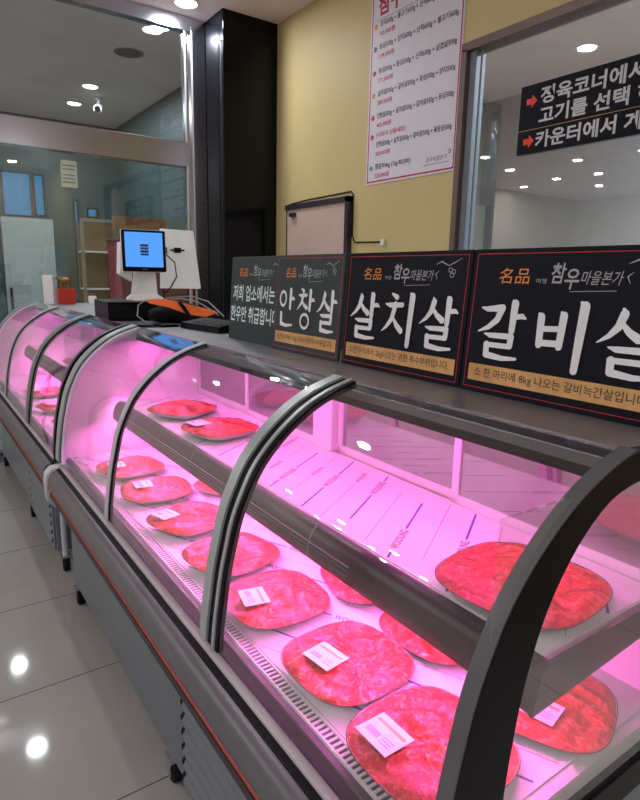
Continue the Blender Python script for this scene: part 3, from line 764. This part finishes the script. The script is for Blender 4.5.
b = MB(); b.poly([(.06, 1.050, .0007), (.80, 1.050, .0007), (.80, 1.053, .0007), (.06, 1.053, .0007)]); b.build('rule_line', m_greyink, po, mat=T)
rows = [('양지600g + 불고기600g + 산적600g + 불고기600g', '92,000원', 1.018, m_orange), ('등심500g + 양지600g + 산적600g + 불고기600g', '139,000원', .878, m_cyanink),
        ('등심500g + 등심500g + 산적600g + 삼겹살500g', '171,000원', .726, m_magenta), ('살치살500g + 갈비살500g + 등심500g + 양지500g', '283,000원', .584, m_orange),
        ('안창살500g + 살치살500g + 갈비살500g + 등심500g', '405,000원', .440, m_redline), ('안창살500g + 살치살500g + 갈비살500g + 꽃등심500g', '520,000원', .255, m_redline), ('찜갈비4kg (1kg 80,000)', '320,000원', .108, m_green)]
m_pr = M('price_red', (.60, .02, .06), .5)
for i, (s, pz, v, mb_) in enumerate(rows):
    tb = MB(); tr = MB()
    put_text(tb, s, .098, v - .018, .71 if i < 6 else .36, .044, bold=.02, z=.0008)
    put_text(tr, pz, .098, v - .072, .150, .036, bold=.02, z=.0008)
    tb.build('menu_line', m_black_ink, po, mat=T); tr.build('price', m_pr, po, mat=T)
tr = MB(); put_text(tr, '(이바지 선물세트)', .098, .300, .30, .040, bold=.015, z=.0008); tr.build('heading', m_pr, po, mat=T)
for i, (s, pz, v, mb_) in enumerate(rows):
    b = MB(); vv = v if i != 5 else .315
    ring(b, .055, vv, .009, .009, .008, .0008); b.build('bullet', mb_, po, mat=T)
b = MB(); put_text(b, '참우마을본가', .60, .075, .18, .030, skew=.3, z=.0008); stroke(b, [(.58, .06), (.80, .06)], [.0015, .0015], .0008); put_text(b, '本', .79, .10, .03, .035, z=.0008)
b.build('logo', m_greyink, po, mat=T)
# window sign
T = wall_T(2.226, 2.170, XW + .012)
W, Hh = 1.15, .345
ws = thing('window_sign', (XW + .012, 1.65, 2.170), 'long black sign with white Korean lettering and red arrows on the wall window', 'sign')
MB().box(0, W, 0, Hh, -.012, 0, b=.001).build('panel', m_sign, ws, mat=T)
m_wl = M('white_lettering', (.70, .70, .76), .5)
for a_ in (('정육코너에서', .125, .235, .545), ('고기를 선택 하신 후', .125, .137, .82), ('카운터에서 계산', .115, .020, .66)):
    b = MB(); put_text(b, *a_, .085, bold=.026, z=.0008); b.build('lettering', m_wl, ws, mat=T)
b = MB(); b.poly([(0, .118, .0007), (W, .118, .0007), (W, .1205, .0007), (0, .1205, .0007)]); b.build('divider_line', m_gold, ws, mat=T)
for av in (.262, .062):
    b = MB(); s = .030
    b.poly([(.040 + x * s, av + y * s, .0008) for x, y in ((0, -.5), (1.1, -.5), (1.1, -1.1), (2.2, 0), (1.1, 1.1), (1.1, .5), (0, .5))]); b.build('arrow', m_arrow, ws, mat=T)
# cable on the wall
tag(MB().tube([(XW - .006, 4.60, 2.07), (XW - .006, 4.55, 2.10), (XW - .006, 4.3, 2.115), (XW - .006, 3.68, 2.125), (XW - .006, 3.655, 2.10), (XW - .006, 3.65, 1.80), (XW - .006, 3.62, 1.755), (XW - .006, 3.5, 1.752), (XW - .006, 3.32, 1.748)], .005, n=6).build('wall_cable', m_black, None, True), 'thin dark cable running over the beige door frame and along the yellow wall', 'cable')
tag(MB().box(XW - .02, XW, 3.27, 3.31, 1.72, 1.765, b=.003).build('wall_socket', m_wplastic), 'small white socket box at the end of the cable on the yellow wall', 'socket')

# ================================================================== THINGS ON THE COUNTER
CT = 1.2487
# cash drawer
cd = thing('cash_drawer', (1.02, 3.30, CT), 'black cash drawer box on the counter under the blue screen', 'cash drawer')
MB().box(.87, 1.20, 3.13, 3.50, CT, CT + .098, b=.004).build('case_body', m_blackg, cd)
MB().box(.88, 1.19, 3.122, 3.130, CT + .012, CT + .082, b=.002).build('drawer_front', m_black, cd)
MB().lathe([(.006, 0), (.006, -.003), (.0001, -.003)], (1.02, 3.122, CT + .05), 12, axis='y').build('lock', m_steel, cd)
for o in (cd,): o.rotation_euler[2] = math.radians(-4)
# pos terminal
ps = thing('pos_terminal', (1.12, 3.36, CT + .0985), 'white point of sale terminal with a glowing blue screen', 'computer')
def rT(c, rz, rx=0): return Matrix.Translation(c) @ Matrix.Rotation(rz, 4, 'Z') @ Matrix.Rotation(rx, 4, 'X')
TS = rT((1.110, 3.30, 1.615), math.radians(-12), math.radians(-6))
MB().box(-.117, .117, -.012, .014, -.112, .112, b=.008).build('monitor', m_blackg, ps, True, 40, mat=TS)
MB().box(-.119, .119, -.004, .026, -.114, .114, b=.008).build('monitor_shell', m_wplastic, ps, True, 40, mat=TS)
s_ = MB(); s_.box(-.100, .100, -.0135, -.012, -.088, .098).build('screen', m_screen, ps, mat=TS)
sc_ = MB(); sc_.box(-.020, .022, -.0145, -.0137, -.026, .034); sc_.build('screen_window', m_navy, ps, mat=TS)
sc_ = MB()
for zz in (.020, .004, -.014):
    for xx in (-.013, 0, .013): sc_.box(xx - .004, xx + .004, -.0152, -.0146, zz - .004, zz + .004)
sc_.box(-.018, .018, -.0145, -.0137, -.052, -.049)
sc_.build('screen_keys', M('screen_key_blue', (.05, .2, .6), .4, emis=(.1, .35, .9), es=.5), ps, mat=TS)
MB().box(-.012, .012, -.0135, -.012, -.104, -.098).build('monitor_badge', m_greyink, ps, mat=TS)
st = MB(); v = []
for z, hw, y0, y1 in ((CT + .0985, .085, 3.27, 3.43), (CT + .112, .080, 3.275, 3.43), (CT + .13, .062, 3.32, 3.41), (CT + .26, .050, 3.315, 3.39)):
    v += [(1.125 - hw, y0, z), (1.125 + hw, y0, z), (1.125 + hw, y1, z), (1.125 - hw, y1, z)]
f_ = [(3, 2, 1, 0)] + [(4 * i + k, 4 * i + (k + 1) % 4, 4 * i + 4 + (k + 1) % 4, 4 * i + 4 + k) for i in range(3) for k in range(4)] + [(12, 13, 14, 15)]
st.add(v, f_); st.build('stand', m_wplastic, ps)
TB = rT((1.36, 3.42, 1.585), math.radians(-14), math.radians(-4))
pb = MB(); pb.prism_y([(-.115, -.175), (.120, -.175), (.085, .160), (-.105, .165)], -.012, .018); bk = pb.build('rear_display', m_wplastic, ps, mat=TB)
pb = MB(); pb.box(-.085, -.070, -.016, -.011, .02, .06); pb.box(-.05, .03, -.016, -.011, .040, .050); pb.box(-.03, .01, -.016, -.011, .03, .06, b=.003); pb.build('display_ports', m_black, ps, mat=TB)
MB().box(1.15, 1.36, 3.44, 3.47, 1.50, 1.56, b=.004).build('display_arm', m_wplastic, ps)
pb = MB(); pb.prism_y([(.985, 1.49), (1.05, 1.45), (1.06, 1.66), (.995, 1.66)], 3.34, 3.40); pb.build('rear_body', m_wplastic, ps)
MB().tube([(1.26, 3.36, 1.60), (1.30, 3.34, 1.56), (1.31, 3.34, 1.48), (1.27, 3.33, 1.42), (1.24, 3.33, 1.39)], .004, n=6).build('cable', m_black, ps, True)
# orange strap and cables
os_ = MB(); pts = [(1.00, 2.98, 1.36), (1.08, 2.93, 1.365), (1.16, 2.88, 1.345), (1.24, 2.84, 1.325), (1.30, 2.82, 1.31)]
v = []; 
for i, p in enumerate(pts):
    h = (.012, .035, .048, .040, .004)[i]
    v += [(p[0], p[1], p[2] + .006), (p[0] + .01, p[1] - .03, p[2] - h), (p[0] + .014, p[1] - .022, p[2] - h), (p[0] + .004, p[1] + .01, p[2] + .006)]
f_ = [(0, 1, 2, 3), (19, 18, 17, 16)] + [(4 * i + k, 4 * i + 4 + k, 4 * i + 4 + (k + 1) % 4, 4 * i + (k + 1) % 4) for i in range(4) for k in range(4)]
os_.add(v, f_)
bg = thing('orange_pouch', (1.15, 2.90, CT), 'orange pouch wrapped over a black bundle beside the cash drawer', 'pouch')
os_.build('flap', m_orange_p, bg, True, 50)
bm = bmesh.new(); bmesh.ops.create_icosphere(bm, subdivisions=3, radius=1)
for vv in bm.verts:
    nn = noise.noise(vv.co * 1.7) * .18; vv.co = vv.co * (1 + nn); vv.co = Vector((vv.co.x * .15 + 1.16, vv.co.y * .07 + 2.95, max(CT + .0003, vv.co.z * .055 + CT + .045)))
mm = MB(); mm.bm(bm); mm.build('bundle', m_black, bg, True)
MB().lathe([(.012, 0), (.012, -.004), (.0001, -.005)], (1.155, 2.872, 1.338), 14, axis='y').build('button', m_alu_l, bg, True, 40)
def arc(p, r): return p
cb = [([(1.00, 2.99, 1.36), (.95, 2.94, 1.34), (.93, 2.90, 1.29), (.955, 2.85, 1.262), (1.01, 2.83, CT + .006)], 'looping grey cable at the left end of the orange pouch'),
      ([(1.08, 3.0, 1.35), (1.15, 2.9, 1.375), (1.22, 2.84, 1.36), (1.27, 2.78, 1.32), (1.25, 2.66, CT + .055)], 'grey cable curving over the orange pouch to the card terminal'),
      ([(1.12, 3.02, 1.37), (1.22, 2.92, 1.385), (1.28, 2.84, 1.36), (1.30, 2.72, 1.30), (1.24, 2.58, CT + .055)], 'upper grey cable arching behind the orange pouch')]
for p, lb in cb: tag(MB().tube(p, .0032, n=7).build('cable', m_cable_w, None, True), lb, 'cable', 'grey cables around the orange pouch')
tag(MB().tube([(1.13, 2.86, 1.36), (1.15, 2.85, 1.33), (1.17, 2.83, 1.29), (1.19, 2.80, CT + .008)], .010, n=7).build('black_strap', m_black, None, True), 'black strap hanging over the orange pouch', 'strap')
# card terminal
kt = thing('card_terminal', (1.14, 2.47, CT), 'low black card terminal with rows of keys left of the signboards', 'card reader')
TK = rT((1.14, 2.50, CT), math.radians(8))
MB().prism_y([(-.065, .0003), (.065, .0003), (.065, .045), (-.065, .028)], -.16, .16).build('housing', m_blackg, kt, mat=TK)
kk = MB()
for i in range(9):
    for j in range(3): kk.box(-.045 + j * .026, -.028 + j * .026, -.14 + i * .026, -.122 + i * .026, .028 + j * .003, .037 + j * .003)
kk.build('keys', m_bump, kt, mat=TK)
kk = MB()
for i in range(3): kk.box(.010, .045, -.150 + i * .02, -.143 + i * .02, .038, .0425)
kk.build('key_labels', m_alu_l, kt, mat=TK)
pk = tag(MB().box(.98, 1.06, 2.70, 2.82, CT, CT + .012, b=.003).build('phone', m_blackg), 'small flat black phone lying in front of the orange pouch', 'phone')
# wooden keepsakes at the far end
rb = thing('red_box', (1.02, 4.90, CT), 'small red lacquered box with a dull gold figure on top, far end of the counter', 'ornament')
MB().box(.965, 1.09, 4.86, 4.96, CT, CT + .115, b=.004).build('box_body', m_redbox, rb)
bm = bmesh.new(); bmesh.ops.create_icosphere(bm, subdivisions=2, radius=1)
for vv in bm.verts: vv.co = Vector((vv.co.x * .045 + 1.03, vv.co.y * .022 + 4.91, vv.co.z * .028 + CT + .175))
mm = MB(); mm.bm(bm)
for (a, b_) in ((1.0, 4.90), (1.01, 4.92), (1.05, 4.90), (1.06, 4.92)): mm.tube([(a, b_, CT + .115), (a, b_, CT + .17)], .009, n=8)
mm.tube([(1.0, 4.91, CT + .18), (.975, 4.91, CT + .20), (.965, 4.91, CT + .185)], [.018, .016, .009], n=8)
mm.build('figure', m_goldorn, rb, True, 50)
tag(MB().box(-.035, .035, -.02, .02, 0, .215, b=.003).build('white_card_box', m_wplastic, mat=rT((.905, 4.91, CT), math.radians(-12))), 'upright cream card box beside the red box', 'box')
jr = thing('jar', (1.30, 4.85, CT + .0), 'small pale jar behind the cash drawer against the glass', 'jar')
jr.location = (1.21, 4.85, CT); OFF[jr.name] = Vector(jr.location)
MB().lathe([(.030, 0), (.032, .005), (.032, .055), (.024, .065)], (1.21, 4.85, CT), 18).build('glass_body', m_wplastic, jr, True, 40)
MB().lathe([(.026, .065), (.026, .080), (.0001, .081)], (1.21, 4.85, CT), 18).build('lid', m_goldorn, jr, True, 40)

# ================================================================== BEYOND THE GLASS
mc = thing('maroon_reflection', (1.95, 5.55, 0), 'maroon block behind the glass partition, standing in for a red reflection', 'cabinet')  # maroon block stands in for the red reflection in the glass
MB().box(1.62, 2.28, 5.45, 5.85, 0, 1.78, b=.005).build('reflection_body', m_maroon, mc)
MB().box(1.60, 2.30, 5.43, 5.87, 1.78, 1.80, b=.003).build('reflection_top', m_frame_b, mc)
nt_ = thing('wall_notice', (1.95, YB - .012, 2.55), 'yellowed paper notice high on the dark teal wall', 'notice')
MB().box(2.03, 2.25, YB - .02, YB - .005, 2.68, 3.05).build('paper', M('yellowed_paper', (.45, .44, .30), .6), nt_)
b = MB()
for z in (2.74, 2.79, 2.84, 2.92, 2.97): b.box(2.05, 2.22, YB - .0215, YB - .0205, z, z + .02)
b.build('print_lines', m_greyink, nt_)
gd = thing('glass_cabinet', (2.4, 8.6, 0), 'tall pale framed display cabinet beyond the partition', 'cabinet')
f = MB()
for x in (2.02, 2.76): f.box(x, x + .04, 8.5, 8.54, 0, 2.15)
f.box(2.02, 2.80, 8.5, 8.54, 2.15, 2.19); f.box(2.02, 2.80, 8.5, 8.9, 0, .1)
f.build('frame', M('pale_bronze', (.40, .38, .32), .4, metal=.5), gd)
MB().box(2.06, 2.76, 8.86, 8.9, .1, 2.15).build('back_panel', M('brown_board', (.16, .09, .05), .5), gd)
for z in (.7, 1.25, 1.75): MB().box(2.06, 2.76, 8.52, 8.86, z, z + .02).build('shelf', m_wplastic, gd)
tag(MB().box(2.1, 2.75, 7.3, 7.35, 2.00, 2.14, b=.004).build('wood_beam', M('orange_wood', (.36, .15, .06), .5)), 'orange brown wooden beam hung beyond the lower glass pane', 'beam')
